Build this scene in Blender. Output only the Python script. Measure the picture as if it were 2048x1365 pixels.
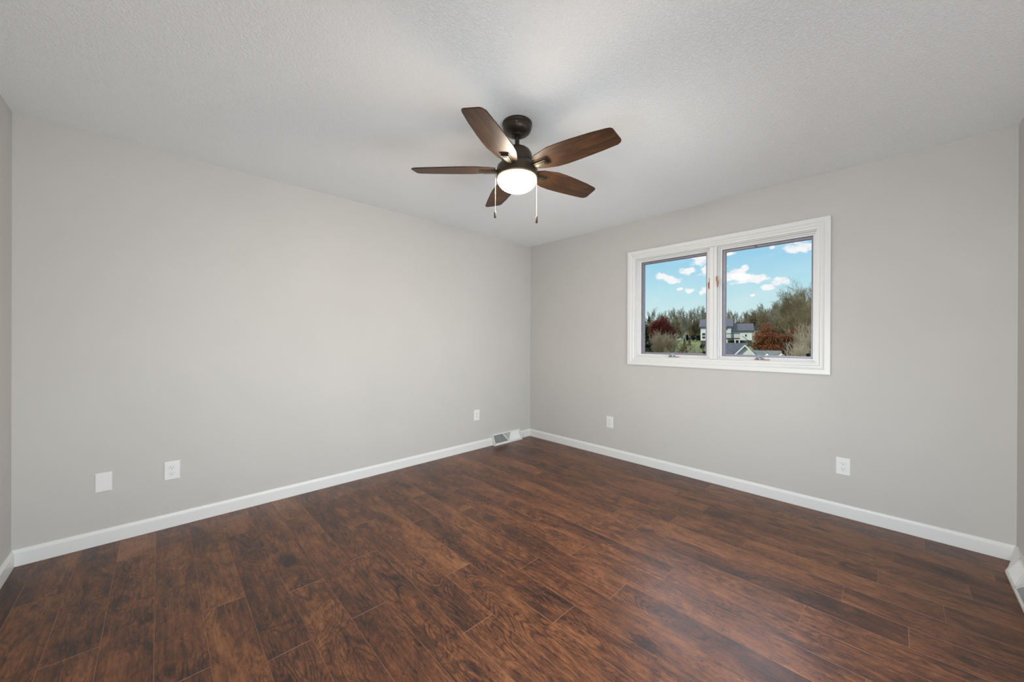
import bpy, bmesh, math, random
from mathutils import Vector, Matrix, noise as mnoise

for o in list(bpy.data.objects):
    bpy.data.objects.remove(o)
scene = bpy.context.scene
COL = scene.collection

# ---------------------------------------------------------------- room numbers (metres)
H = 2.44
XR, YL, XN, YN = 3.4687, 3.2832, -0.5726, -0.4635    # right wall, left wall, near-left wall, near-right wall
EYE = 1.2265
F_PX, YAW, PITCH, ROLL = 737.664, 0.76299, -0.001039, 0.003882

# ---------------------------------------------------------------- camera
_R = Vector((math.cos(YAW), -math.sin(YAW), 0)); _F = Vector((math.sin(YAW), math.cos(YAW), 0)); _U = Vector((0, 0, 1))
_F2 = _F*math.cos(PITCH) + _U*math.sin(PITCH); _U2 = _U*math.cos(PITCH) - _F*math.sin(PITCH)
CR = _R*math.cos(ROLL) + _U2*math.sin(ROLL); CU = _U2*math.cos(ROLL) - _R*math.sin(ROLL); CF = _F2
cam_data = bpy.data.cameras.new('camera')
cam_data.sensor_width = 36.0
cam_data.lens = F_PX*36.0/2048.0
cam_data.clip_start = 0.02
cam_data.clip_end = 2000
cam = bpy.data.objects.new('camera', cam_data)
COL.objects.link(cam)
m = Matrix((CR, CU, -CF)).transposed().to_4x4()
m.translation = Vector((0, 0, EYE))
cam.matrix_world = m
scene.camera = cam

def P(u, v, D):
    """where the sight line of photo pixel (u, v) meets the plane x = D"""
    d = CF + CR*((u-1024)/F_PX) - CU*((v-682.5)/F_PX)
    t = D/d.x
    return Vector((D, d.y*t, EYE + d.z*t))

# ---------------------------------------------------------------- colour management
scene.view_settings.view_transform = 'Standard'
scene.view_settings.look = 'None'
scene.view_settings.gamma = 1.0
scene.view_settings.exposure = 0.0
scene.view_settings.use_curve_mapping = False

# ---------------------------------------------------------------- node helpers
class NT:
    def __init__(s, tree): s.t = tree; s.n = tree.nodes; s.l = tree.links
    def new(s, typ, **kw):
        n = s.n.new(typ)
        for k, v in kw.items(): setattr(n, k, v)
        return n
    def put(s, sock, val):
        if isinstance(val, bpy.types.NodeSocket): s.l.new(val, sock)
        elif val is not None: sock.default_value = val
    def math(s, op, a, b=None, c=None, clamp=False):
        n = s.new('ShaderNodeMath', operation=op); n.use_clamp = clamp
        s.put(n.inputs[0], a); s.put(n.inputs[1], b)
        if c is not None: s.put(n.inputs[2], c)
        return n.outputs[0]
    def vmath(s, op, a, b=None, out=0):
        n = s.new('ShaderNodeVectorMath', operation=op)
        s.put(n.inputs[0], a); s.put(n.inputs[1], b)
        return n.outputs[out]
    def noise(s, vec, scale=5, detail=2, rough=0.5, dist=0.0):
        n = s.new('ShaderNodeTexNoise'); s.put(n.inputs['Vector'], vec)
        n.inputs['Scale'].default_value = scale; n.inputs['Detail'].default_value = detail
        n.inputs['Roughness'].default_value = rough; n.inputs['Distortion'].default_value = dist
        return n.outputs['Fac']
    def ramp(s, fac, stops, interp='LINEAR'):
        n = s.new('ShaderNodeValToRGB'); s.put(n.inputs[0], fac); cr = n.color_ramp; cr.interpolation = interp
        while len(cr.elements) > 1: cr.elements.remove(cr.elements[-1])
        cr.elements[0].position = stops[0][0]; cr.elements[0].color = (*stops[0][1], 1)
        for p_, c_ in stops[1:]:
            e = cr.elements.new(p_); e.color = (*c_, 1)
        return n.outputs[0]
    def maprange(s, v, a, b, c=0.0, d=1.0, smooth=False):
        n = s.new('ShaderNodeMapRange'); s.put(n.inputs[0], v)
        if smooth: n.interpolation_type = 'SMOOTHSTEP'
        n.inputs[1].default_value = a; n.inputs[2].default_value = b; n.inputs[3].default_value = c; n.inputs[4].default_value = d
        return n.outputs[0]
    def mix(s, fac, a, b, blend='MIX'):
        n = s.new('ShaderNodeMix', data_type='RGBA', blend_type=blend)
        s.put(n.inputs[0], fac); s.put(n.inputs[6], a); s.put(n.inputs[7], b)
        return n.outputs[2]
    def bump(s, h, strength=0.3, dist=0.01):
        n = s.new('ShaderNodeBump'); s.put(n.inputs['Height'], h)
        n.inputs['Strength'].default_value = strength; n.inputs['Distance'].default_value = dist
        return n.outputs[0]

def mat(name):
    m_ = bpy.data.materials.new(name); m_.use_nodes = True
    nt = NT(m_.node_tree)
    b = next(n for n in nt.n if n.type == 'BSDF_PRINCIPLED')
    return m_, nt, b

def c4(c): return (c[0], c[1], c[2], 1.0)

def simple(name, col, rough=0.5, metal=0.0, var=0.06, scale=20, bump=0.0, bscale=200, spec=0.5):
    m_, nt, b = mat(name)
    tc = nt.new('ShaderNodeTexCoord').outputs['Object']
    f = nt.noise(tc, scale, 3)
    lo = tuple(max(0, x*(1-var)) for x in col); hi = tuple(min(1, x*(1+var)) for x in col)
    nt.put(b.inputs['Base Color'], nt.ramp(f, [(0.3, lo), (0.7, hi)]))
    b.inputs['Roughness'].default_value = rough; b.inputs['Metallic'].default_value = metal
    b.inputs['Specular IOR Level'].default_value = spec
    if bump:
        nt.put(b.inputs['Normal'], nt.bump(nt.noise(tc, bscale, 2), bump, 0.002))
    return m_

# ---------------------------------------------------------------- world: blue sky with small white clouds
world = bpy.data.worlds.new('sky'); scene.world = world; world.use_nodes = True
W = NT(world.node_tree); W.n.clear()
wout = W.new('ShaderNodeOutputWorld'); wbg = W.new('ShaderNodeBackground')
W.l.new(wbg.outputs[0], wout.inputs[0])
wdir = W.new('ShaderNodeTexCoord').outputs['Generated']
wsep = W.new('ShaderNodeSeparateXYZ'); W.l.new(wdir, wsep.inputs[0])
hor = W.math('POWER', W.math('ADD', W.math('MULTIPLY', wsep.outputs[0], wsep.outputs[0]), W.math('MULTIPLY', wsep.outputs[1], wsep.outputs[1])), 0.5)
elev = W.math('DIVIDE', wsep.outputs[2], W.math('MAXIMUM', hor, 0.001))
skycol = W.ramp(W.maprange(elev, 0.0, 1.0), [(0.0, (0.70, 0.83, 0.82)), (0.07, (0.64, 0.83, 0.85)), (0.13, (0.50, 0.77, 0.87)), (0.20, (0.35, 0.655, 0.86)), (0.30, (0.24, 0.54, 0.83)), (1.0, (0.15, 0.38, 0.70))])
gx = W.math('MAXIMUM', wsep.outputs[0], 0.001)
cs = W.math('DIVIDE', wsep.outputs[1], gx); ct = W.math('DIVIDE', wsep.outputs[2], gx)
cxyz = W.new('ShaderNodeCombineXYZ'); W.l.new(cs, cxyz.inputs[0]); W.l.new(ct, cxyz.inputs[1])
warp = W.vmath('MULTIPLY', cxyz.outputs[0], (1.0, 1.6, 1.0))
clouds = [(1324,554,14,9),(1336,558,14,8),(1349,561,15,9),(1376,543,17,7),(1402,518,24,11),(1425,543,32,9),(1378,582,11,5),(1360,578,6,3),(1416,579,19,8),
 (1466,551,24,13),(1505,558,34,12),(1480,548,16,11),(1489,538,9,8),(1562,561,16,9),(1552,567,14,8),(1540,573,16,7),(1602,493,36,13),(1452,508,16,5),(1543,495,8,4),(1504,591,7,2.5),
 (1228,535,32,11),(1205,600,22,6),(1700,525,42,14),(1672,590,26,7),(1450,430,62,16),(1330,455,44,14),(1150,480,50,16),(1760,450,50,20)]
field = None
for (u, v, ru, rv) in clouds:
    a = P(u, v, 1.0); b_ = P(u+ru, v, 1.0); c_ = P(u, v-rv, 1.0)
    cen = (a.y, a.z-EYE, 0); ir = (1/abs(b_.y-a.y), 1/abs(c_.z-a.z), 0)
    d = W.vmath('LENGTH', W.vmath('MULTIPLY', W.vmath('SUBTRACT', cxyz.outputs[0], cen), ir), out=1)
    e = W.math('SUBTRACT', 1.0, d)
    field = e if field is None else W.math('MAXIMUM', field, e)
n1 = W.noise(warp, 34, 5, 0.62, 0.3)
f2 = W.math('ADD', field, W.math('MULTIPLY', W.math('SUBTRACT', n1, 0.46), 2.9))
cmask = W.math('MULTIPLY', W.maprange(f2, 0.0, 0.55, smooth=True), W.maprange(wsep.outputs[0], 0.02, 0.1))
wispy = W.math('MULTIPLY', W.maprange(W.noise(warp, 9, 4, 0.6), 0.5, 0.8, 0, 0.22), 1.0)
ccol = W.ramp(n1, [(0.35, (0.80, 0.84, 0.90)), (0.55, (0.98, 0.97, 0.99))])
skyc = W.mix(W.math('MAXIMUM', cmask, wispy), skycol, ccol)
# bright patch added to the sky above the window view, for the floor sheen
sheen_glow = W.math('MULTIPLY', W.math('MULTIPLY', W.maprange(elev, 0.42, 0.62, smooth=True), W.maprange(elev, 1.6, 1.0, smooth=True)), W.maprange(wsep.outputs[0], 0.0, 0.35, smooth=True))
skyc = W.mix(sheen_glow, skyc, (5.6, 5.1, 5.7, 1))
skyc = W.mix(W.maprange(elev, -0.03, -0.005), (0.10, 0.09, 0.06, 1), skyc)
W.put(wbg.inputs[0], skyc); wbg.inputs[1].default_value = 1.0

# ---------------------------------------------------------------- lights
def light(name, typ, energy, color, loc, rot=None, **kw):
    l = bpy.data.lights.new(name, typ); l.energy = energy; l.color = color
    for k, v in kw.items(): setattr(l, k, v)
    o = bpy.data.objects.new(name, l); COL.objects.link(o); o.location = loc
    if rot is not None: o.rotation_euler = rot
    return o
sun = light('sun', 'SUN', 3.1, (1.0, 0.94, 0.84), (0, 0, 60), angle=math.radians(0.6))
sun.rotation_euler = Vector((0.72, -0.42, -0.55)).to_track_quat('-Z', 'Y').to_euler()
# fill light in an added opening, in the wall beside and behind the camera
W2 = (-0.35, 2.75, 0.25, 1.40)      # x0, x1, z0, z1 of that opening
fill_right = light('fill_panel', 'AREA', 36, (0.915, 0.968, 1.0), ((W2[0]+W2[1])/2, YN+0.0195, (W2[2]+W2[3])/2), shape='RECTANGLE', size=W2[1]-W2[0], size_y=W2[3]-W2[2], spread=math.radians(105))
fill_right.rotation_euler = Vector((0, 1, 0.10)).to_track_quat('-Z', 'Z').to_euler()
# more added fill light, in a made-up opening of the near left wall
W3 = (-0.38, 1.10, 0.25, 1.40)      # y0, y1, z0, z1
fill_left = light('fill_panel', 'AREA', 30, (0.915, 0.968, 1.0), (XN+0.0195, (W3[0]+W3[1])/2, (W3[2]+W3[3])/2), shape='RECTANGLE', size=W3[1]-W3[0], size_y=W3[3]-W3[2], spread=math.radians(105))
fill_left.rotation_euler = Vector((1, 0, 0.10)).to_track_quat('-Z', 'Z').to_euler()
LAMP = 132.0                        # radiance of the lit fan globe

# ---------------------------------------------------------------- mesh helpers
class MB:
    def __init__(s): s.v = []; s.f = []; s.m = []; s.sm = []
    def add(s, verts, faces, mi=0, smooth=False):
        o = len(s.v); s.v += [tuple(x) for x in verts]
        for f in faces:
            s.f.append(tuple(i+o for i in f)); s.m.append(mi); s.sm.append(smooth)
        return s
    def box(s, lo, hi, mi=0):
        x0, y0, z0 = lo; x1, y1, z1 = hi
        return s.add([(x0,y0,z0),(x1,y0,z0),(x1,y1,z0),(x0,y1,z0),(x0,y0,z1),(x1,y0,z1),(x1,y1,z1),(x0,y1,z1)],
                     [(0,3,2,1),(4,5,6,7),(0,1,5,4),(1,2,6,5),(2,3,7,6),(3,0,4,7)], mi)
    def lathe(s, prof, n=48, cx=0, cy=0, mi=0, cap0=False, cap1=False, smooth=True):
        vs = []; fs = []
        for r, z in prof:
            for k in range(n):
                a = 2*math.pi*k/n; vs.append((cx+r*math.cos(a), cy+r*math.sin(a), z))
        for j in range(len(prof)-1):
            for k in range(n):
                k2 = (k+1) % n
                fs.append((j*n+k, j*n+k2, (j+1)*n+k2, (j+1)*n+k))
        s.add(vs, fs, mi, smooth)
        o = len(s.v)-len(vs)
        if cap0: s.f.append(tuple(o+k for k in reversed(range(n)))); s.m.append(mi); s.sm.append(False)
        if cap1:
            b = o+(len(prof)-1)*n; s.f.append(tuple(b+k for k in range(n))); s.m.append(mi); s.sm.append(False)
        return s
    def tube(s, a, b, ra, rb, n=6, mi=0, caps=True, smooth=True):
        a = Vector(a); b = Vector(b); d = (b-a)
        if d.length < 1e-6: return s
        d.normalize(); up = Vector((0,0,1)) if abs(d.z) < .9 else Vector((1,0,0))
        e1 = d.cross(up).normalized(); e2 = d.cross(e1)
        vs = []
        for c, r in ((a, ra), (b, rb)):
            for k in range(n):
                t = 2*math.pi*k/n; vs.append(c + e1*(r*math.cos(t)) + e2*(r*math.sin(t)))
        fs = [(k, (k+1) % n, n+(k+1) % n, n+k) for k in range(n)]
        s.add(vs, fs, mi, smooth)
        if caps:
            o = len(s.v)-2*n
            s.f.append(tuple(o+k for k in reversed(range(n)))); s.f.append(tuple(o+n+k for k in range(n))); s.m += [mi, mi]; s.sm += [False, False]
        return s
    def prism(s, poly, thick, fn, mi=0):
        """poly in 2d, extruded by thick along the third local axis; fn maps (a, b, c) to a point"""
        n = len(poly)
        vs = [fn(a, b, 0) for a, b in poly] + [fn(a, b, thick) for a, b in poly]
        fs = [tuple(reversed(range(n))), tuple(range(n, 2*n))] + [(k, (k+1) % n, n+(k+1) % n, n+k) for k in range(n)]
        return s.add(vs, fs, mi)
    def mesh(s, name, mats):
        me = bpy.data.meshes.new(name); me.from_pydata(s.v, [], s.f)
        for m_ in (mats if isinstance(mats, (list, tuple)) else [mats]): me.materials.append(m_)
        me.polygons.foreach_set('material_index', s.m); me.polygons.foreach_set('use_smooth', s.sm)
        me.update(); return me
    def build(s, name, mats, parent=None, bevel=0.0, seg=2, fix=True):
        me = s.mesh(name, mats)
        if fix:
            bm = bmesh.new(); bm.from_mesh(me); bmesh.ops.recalc_face_normals(bm, faces=bm.faces); bm.to_mesh(me); bm.free()
        o = bpy.data.objects.new(name, me); COL.objects.link(o)
        if parent is not None: o.parent = parent
        if bevel:
            md = o.modifiers.new('bevel', 'BEVEL'); md.width = bevel; md.segments = seg; md.limit_method = 'ANGLE'; md.angle_limit = math.radians(40)
        return o

def tag(o, label=None, cat=None, group=None, kind=None):
    if label: o['label'] = label
    if cat: o['category'] = cat
    if group: o['group'] = group
    if kind: o['kind'] = kind
    return o
def empty(name, loc=(0,0,0), rz=0):
    o = bpy.data.objects.new(name, None); COL.objects.link(o); o.location = loc; o.rotation_euler = (0, 0, rz)
    o.empty_display_size = 0.1
    return o
def struct(o, label, cat): return tag(o, label, cat, kind='structure')

# ---------------------------------------------------------------- materials
# painted wall
M_wall, nt, b = mat('greige_wall_paint')
tc = nt.new('ShaderNodeTexCoord').outputs['Object']
nt.put(b.inputs['Base Color'], nt.ramp(nt.noise(tc, 1.3, 3, 0.6), [(0.3, (0.540, 0.524, 0.500)), (0.7, (0.568, 0.550, 0.526))]))
b.inputs['Roughness'].default_value = 0.55
b.inputs['Specular IOR Level'].default_value = 0.35
nt.put(b.inputs['Normal'], nt.bump(nt.noise(tc, 260, 2, 0.6), 0.12, 0.001))
# knock-down textured ceiling
M_ceil, nt, b = mat('textured_ceiling_paint')
tc = nt.new('ShaderNodeTexCoord').outputs['Object']
na = nt.noise(tc, 95, 3, 0.55, 0.7)
nb = nt.noise(tc, 210, 2, 0.5, 0.3)
hgt = nt.math('ADD', nt.maprange(na, 0.44, 0.60, 0, 1, smooth=True), nt.math('MULTIPLY', nb, 0.5))
b.inputs['Base Color'].default_value = (0.89, 0.91, 0.925, 1)
b.inputs['Roughness'].default_value = 0.7
nt.put(b.inputs['Normal'], nt.bump(hgt, 0.44, 0.005))
M_trim = simple('white_trim_paint', (0.765, 0.765, 0.755), 0.35, var=0.0)
M_plastic = simple('white_plate_plastic', (0.79, 0.79, 0.775), 0.3, var=0.01)
M_slot = simple('dark_slot', (0.20, 0.20, 0.195), 0.6)
M_reg = simple('white_register_enamel', (0.76, 0.76, 0.75), 0.35, var=0.02)
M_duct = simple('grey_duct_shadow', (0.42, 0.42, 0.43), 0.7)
M_gap = simple('soft_grey_gap', (0.55, 0.55, 0.54), 0.5, var=0.0)
M_alu = simple('grey_purple_screen_frame', (0.26, 0.25, 0.30), 0.4, 0.3)
M_gasket = simple('dark_gasket', (0.012, 0.012, 0.016), 0.7, spec=0.2)
M_cu = simple('copper_brown_hardware', (0.30, 0.13, 0.075), 0.4, 0.4)
M_steel = simple('bluish_steel_hardware', (0.33, 0.42, 0.50), 0.3, 0.8)
M_bronze = simple('oil_rubbed_bronze', (0.055, 0.042, 0.030), 0.36, 0.55)
M_chain = simple('antique_brass_chain', (0.45, 0.33, 0.19), 0.35, 0.8)
M_glass, nt, b = mat('window_glass')
nt.n.remove(b); out = next(n for n in nt.n if n.type == 'OUTPUT_MATERIAL')
tr = nt.new('ShaderNodeBsdfTransparent'); gl = nt.new('ShaderNodeBsdfGlossy'); gl.inputs['Roughness'].default_value = 0.02
mx = nt.new('ShaderNodeMixShader'); fr = nt.new('ShaderNodeFresnel'); fr.inputs[0].default_value = 1.08
tr.inputs[0].default_value = (0.97, 0.985, 0.98, 1)
nt.l.new(fr.outputs[0], mx.inputs[0]); nt.l.new(tr.outputs[0], mx.inputs[1]); nt.l.new(gl.outputs[0], mx.inputs[2]); nt.l.new(mx.outputs[0], out.inputs[0])
# rustic hickory floor
M_floor, nt, b = mat('rustic_brown_laminate')
tc = nt.new('ShaderNodeTexCoord').outputs['Object']
att = nt.new('ShaderNodeAttribute'); att.attribute_name = 'plank'
sa = nt.new('ShaderNodeSeparateColor'); nt.l.new(att.outputs['Color'], sa.inputs[0])
offs = nt.vmath('MULTIPLY', att.outputs['Vector'], (37.0, 53.0, 91.0))
pv = nt.vmath('ADD', tc, offs)
def sc(v): return nt.vmath('MULTIPLY', pv, v)
big = nt.noise(sc((3.2, 0.9, 1)), 1.0, 2, 0.5, 0.6)
blot = nt.noise(sc((9.0, 3.6, 1)), 1.0, 5, 0.68, 1.6)
fig = nt.noise(sc((7.0, 1.5, 1)), 1.0, 1.5, 0.4, 1.3)
rings = nt.math('SINE', nt.math('MULTIPLY', fig, 120.0))
ringz = nt.maprange(nt.noise(sc((5, 1.6, 1)), 1.0, 2), 0.46, 0.62, 0, 1)
ringm = nt.math('MULTIPLY', nt.maprange(rings, 0.1, 1.0, 0, 1), ringz)
streak = nt.noise(sc((95, 4.0, 1)), 1.0, 4, 0.7, 0.4)
fine = nt.noise(sc((46, 17, 1)), 1.0, 4, 0.75, 1.8)
flecks = nt.maprange(nt.noise(sc((70, 12, 1)), 1.0, 3, 0.6, 1.6), 0.57, 0.68, 0, 1, smooth=True)
cracks = nt.maprange(nt.math('ABSOLUTE', nt.math('SUBTRACT', nt.noise(sc((15, 6.0, 1)), 1.0, 5, 0.7, 1.0), 0.5)), 0.0, 0.016, 1, 0)
crackm = nt.math('MULTIPLY', cracks, nt.maprange(nt.noise(sc((4, 2.0, 1)), 1.0, 2), 0.45, 0.58, 0, 1))
vo = nt.new('ShaderNodeTexVoronoi'); nt.put(vo.inputs['Vector'], sc((4.6, 2.4, 1))); vo.inputs['Scale'].default_value = 1.0
knot = nt.maprange(nt.math('ADD', vo.outputs['Distance'], nt.math('MULTIPLY', nt.math('SUBTRACT', fine, 0.5), 0.45)), 0.04, 0.24, 1, 0, smooth=True)
knotm = nt.math('MULTIPLY', knot, nt.maprange(nt.noise(sc((1.7, 0.9, 1)), 1.0, 1), 0.50, 0.58, 0, 1))
t = nt.math('ADD', nt.math('MULTIPLY', nt.math('SUBTRACT', blot, 0.5), 1.15), 0.56)
t = nt.math('ADD', t, nt.math('MULTIPLY', nt.math('SUBTRACT', big, 0.5), 0.9))
t = nt.math('ADD', t, nt.math('MULTIPLY', nt.math('SUBTRACT', streak, 0.5), 0.95))
t = nt.math('ADD', t, nt.math('MULTIPLY', nt.math('SUBTRACT', fine, 0.5), 0.70))
t = nt.math('SUBTRACT', t, nt.math('MULTIPLY', ringm, 0.27))
t = nt.math('SUBTRACT', t, nt.math('MULTIPLY', flecks, 0.25))
t = nt.math('SUBTRACT', t, nt.math('MULTIPLY', crackm, 0.36))
t = nt.math('SUBTRACT', t, nt.math('MULTIPLY', knotm, 0.34))
t = nt.math('ADD', t, nt.math('MULTIPLY', nt.math('SUBTRACT', sa.outputs[2], 0.5), 0.14))
fcol = nt.ramp(t, [(0.06, (0.021, 0.0095, 0.0060)), (0.28, (0.054, 0.0200, 0.0100)), (0.50, (0.116, 0.0400, 0.0165)), (0.73, (0.200, 0.0760, 0.0290)), (0.93, (0.270, 0.112, 0.045))])
nt.put(b.inputs['Base Color'], fcol)
nt.put(b.inputs['Roughness'], nt.maprange(streak, 0.3, 0.7, 0.30, 0.42))
b.inputs['Specular IOR Level'].default_value = 0.45
nt.put(b.inputs['Normal'], nt.bump(nt.math('ADD', streak, nt.math('MULTIPLY', ringm, -0.3)), 0.22, 0.0012))
M_joint = simple('light_brown_plank_bevel', (0.30, 0.145, 0.085), 0.4, var=0.2, scale=6)
# fan blade wood
def wood_blade(name, lo, mid, hi):
    m_, nt, b = mat(name)
    tc = nt.new('ShaderNodeTexCoord').outputs['Object']
    s1 = nt.noise(nt.vmath('MULTIPLY', tc, (3.5, 60, 10)), 1.0, 4, 0.6, 0.8)
    s2 = nt.noise(nt.vmath('MULTIPLY', tc, (7, 16, 10)), 1.0, 3, 0.5, 1.0)
    nt.put(b.inputs['Base Color'], nt.ramp(nt.math('ADD', nt.math('MULTIPLY', s1, 0.6), nt.math('MULTIPLY', s2, 0.4)), [(0.35, lo), (0.5, mid), (0.66, hi)]))
    b.inputs['Roughness'].default_value = 0.48
    b.inputs['Specular IOR Level'].default_value = 0.35
    return m_
M_blade = wood_blade('dark_walnut_blade', (0.018, 0.0078, 0.0035), (0.046, 0.0195, 0.0078), (0.090, 0.040, 0.0165))
# lit globe
M_globe, nt, b = mat('lit_frosted_glass')
tc = nt.new('ShaderNodeTexCoord').outputs['Object']
sp = nt.new('ShaderNodeSeparateXYZ'); nt.l.new(tc, sp.inputs[0])
k = nt.maprange(sp.outputs[2], -0.006, -0.024, 0, 1, smooth=True)
nt.put(b.inputs['Emission Color'], nt.mix(k, (1.0, 0.74, 0.34, 1), (1.0, 0.90, 0.76, 1)))
nt.put(b.inputs['Emission Strength'], nt.math('ADD', 1.1, nt.math('MULTIPLY', k, LAMP)))
b.inputs['Base Color'].default_value = (0.9, 0.85, 0.75, 1)

# ================================================================ ROOM SHELL
WT = 0.16
WIN = (0.408, 1.828, 1.070, 2.048)         # y0, y1, z0, z1 of the opening in the right wall
def wall_with_hole(name, axis, face, out, a0, a1, hole, label):
    """axis 0: wall in plane x=face, hole along y; out = direction away from the room"""
    mb = MB(); f0, f1 = sorted((face, face+out*WT))
    def bx(p0, p1, z0, z1):
        if axis == 0: mb.box((f0, p0, z0), (f1, p1, z1))
        else: mb.box((p0, f0, z0), (p1, f1, z1))
    if hole is None: bx(a0, a1, 0, H)
    else:
        h0, h1, z0, z1 = hole
        bx(a0, h0, 0, H); bx(h1, a1, 0, H)
        if z0 > 0: bx(h0, h1, 0, z0)
        bx(h0, h1, z1, H)
    o = mb.build(name, M_wall)
    return struct(o, label, 'wall')
wall_with_hole('wall_right', 0, XR, 1, YN-WT, YL+WT, WIN, 'greige wall with the two-pane window')
wall_with_hole('wall_left', 1, YL, 1, XN-WT, XR, None, 'long plain greige wall with a blank plate and two outlets')
wall_with_hole('wall_near_left', 0, XN, -1, YN-WT, YL, W3, 'narrow sliver of greige wall at the left edge of the picture')
wall_with_hole('wall_near_right', 1, YN, -1, XN, XR, (W2[0], W2[1], W2[2], W2[3]), 'narrow sliver of greige wall at the right edge of the picture')
cb = MB(); cb.box((XN-WT, YN-WT, H), (XR+WT, YL+WT, H+0.14))
struct(cb.build('ceiling', M_ceil), 'light grey ceiling with an even stippled texture', 'ceiling')

# ---- floor: every plank laid where it lies, grooves between
rnd = random.Random(7)
PW, PL, X00 = 0.1562, 1.215, -0.4810
joint_y = {0: 2.775, 1: 2.195, 2: 2.96, 3: 1.774, 4: 2.153, 5: 1.653, 6: 2.036, 7: 1.652, 8: 2.096, 9: 1.251, 10: 1.621, 11: 1.030, 12: 1.397, 13: 0.943,
           14: 1.290, 15: 0.831, 16: 1.509, 17: 1.179, 18: 1.396, 19: 1.064, 20: 1.283, 21: 0.965, 22: 1.231, 23: 0.862, 24: 1.10, -1: 2.45}
mb = MB(); pc = []
g = 0.0006
mb.box((XN, YN, -0.02), (XR, YL, -0.0012), 1); pc += [(0, 0, 0)]*6
for i in range(-1, 26):
    x0 = max(X00+i*PW, XN); x1 = min(X00+(i+1)*PW, XR)
    if x1 <= x0: continue
    jy = joint_y.get(i, 1.0)
    while jy > YN: jy -= PL
    while jy < YL:
        y0 = max(jy, YN); y1 = min(jy+PL, YL); jy += PL
        if y1-y0 < 1e-4: continue
        c = (rnd.random(), rnd.random(), rnd.random())
        a, b2, d, e = x0+g, x1-g, y0+g, y1-g
        # plank top with a tiny chamfer down to the groove
        k = 0.0006
        mb.add([(a,d,-0.0012),(b2,d,-0.0012),(b2,e,-0.0012),(a,e,-0.0012),(a+k,d+k,0),(b2-k,d+k,0),(b2-k,e-k,0),(a+k,e-k,0)],
               [(4,5,6,7)], 0); pc += [c]
        mb.add([(a,d,-0.0012),(b2,d,-0.0012),(b2,e,-0.0012),(a,e,-0.0012),(a+k,d+k,0),(b2-k,d+k,0),(b2-k,e-k,0),(a+k,e-k,0)],
               [(0,1,5,4),(1,2,6,5),(2,3,7,6),(3,0,4,7)], 1); pc += [c]*4
fl = mb.build('floor', [M_floor, M_joint], fix=False)
ca = fl.data.color_attributes.new('plank', 'FLOAT_COLOR', 'CORNER')
for p_ in fl.data.polygons:
    for li in p_.loop_indices: ca.data[li].color = (*pc[p_.index], 1)
struct(fl, 'dark brown rustic wood plank floor', 'floor')

# ---- baseboards
BT, BH = 0.013, 0.089
prof = [(0, 0), (BT, 0), (BT, BH-0.020), (BT-0.002, BH-0.016), (BT-0.004, BH-0.012), (BT-0.006, BH-0.005), (BT-0.009, BH), (0, BH)]
def baseboard(name, axis, face, inn, a0, a1, label, m0=True, m1=True):
    mb = MB(); vs = []
    for end, mit, sgn in ((a0, m0, 1), (a1, m1, -1)):
        for d, z in prof:
            t_ = end + (sgn*d if mit else 0)
            vs.append((face+inn*d, t_, z) if axis == 0 else (t_, face+inn*d, z))
    n = len(prof)
    mb.add(vs, [tuple(range(n)), tuple(range(n, 2*n))] + [(k_, (k_+1) % n, n+(k_+1) % n, n+k_) for k_ in range(n)])
    return struct(mb.build(name, M_trim), label, 'baseboard')
baseboard('baseboard_right', 0, XR, -1, YN, YL, 'white baseboard under the window wall')
baseboard('baseboard_left', 1, YL, -1, XN, XR, 'white baseboard along the long left wall')
baseboard('baseboard_near_left', 0, XN, 1, YN, YL, 'short white baseboard at the lower left edge')
baseboard('baseboard_near_right', 1, YN, 1, XN, XR, 'white baseboard at the lower right edge behind the floor register')

# ---- trim round the two unseen openings added for the fill lights
for nm, ax, (a0, a1, z0, z1) in (('added_window_2', 1, W2), ('added_window_3', 0, W3)):
    mb = MB(); wd = 0.06
    def bx(p0, p1, q0, q1, z0_, z1_):
        if ax == 1: mb.box((p0, YN+q0, z0_), (p1, YN+q1, z1_))
        else: mb.box((XN+q0, p0, z0_), (XN+q1, p1, z1_))
    bx(a0-wd, a0, 0, 0.018, z0-wd, z1+wd); bx(a1, a1+wd, 0, 0.018, z0-wd, z1+wd)
    bx(a0, a1, 0, 0.018, z1, z1+wd); bx(a0, a1, 0, 0.018, z0-wd, z0)
    c_ = (a0+a1)/2; bx(c_-0.02, c_+0.02, -0.02, 0.005, z0, z1)
    struct(mb.build(nm, M_trim, bevel=0.003), 'white frame of an added opening for fill light beside the camera', 'window')

# ================================================================ WINDOW 1
win = struct(empty('window_1', (XR, (WIN[0]+WIN[1])/2, WIN[2])), 'white casement window with two panes looking over trees and houses', 'window')
def wbuild(mb, name, mats, bevel=0.0, parent=None):
    o = mb.build(name, mats, bevel=bevel)
    o.parent = parent or win
    w = o.parent
    off = Vector((0, 0, 0)); q = w
    while q is not None: off += q.location; q = q.parent
    o.location = -off if parent is None else Vector((0, 0, 0))
    return o
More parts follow.
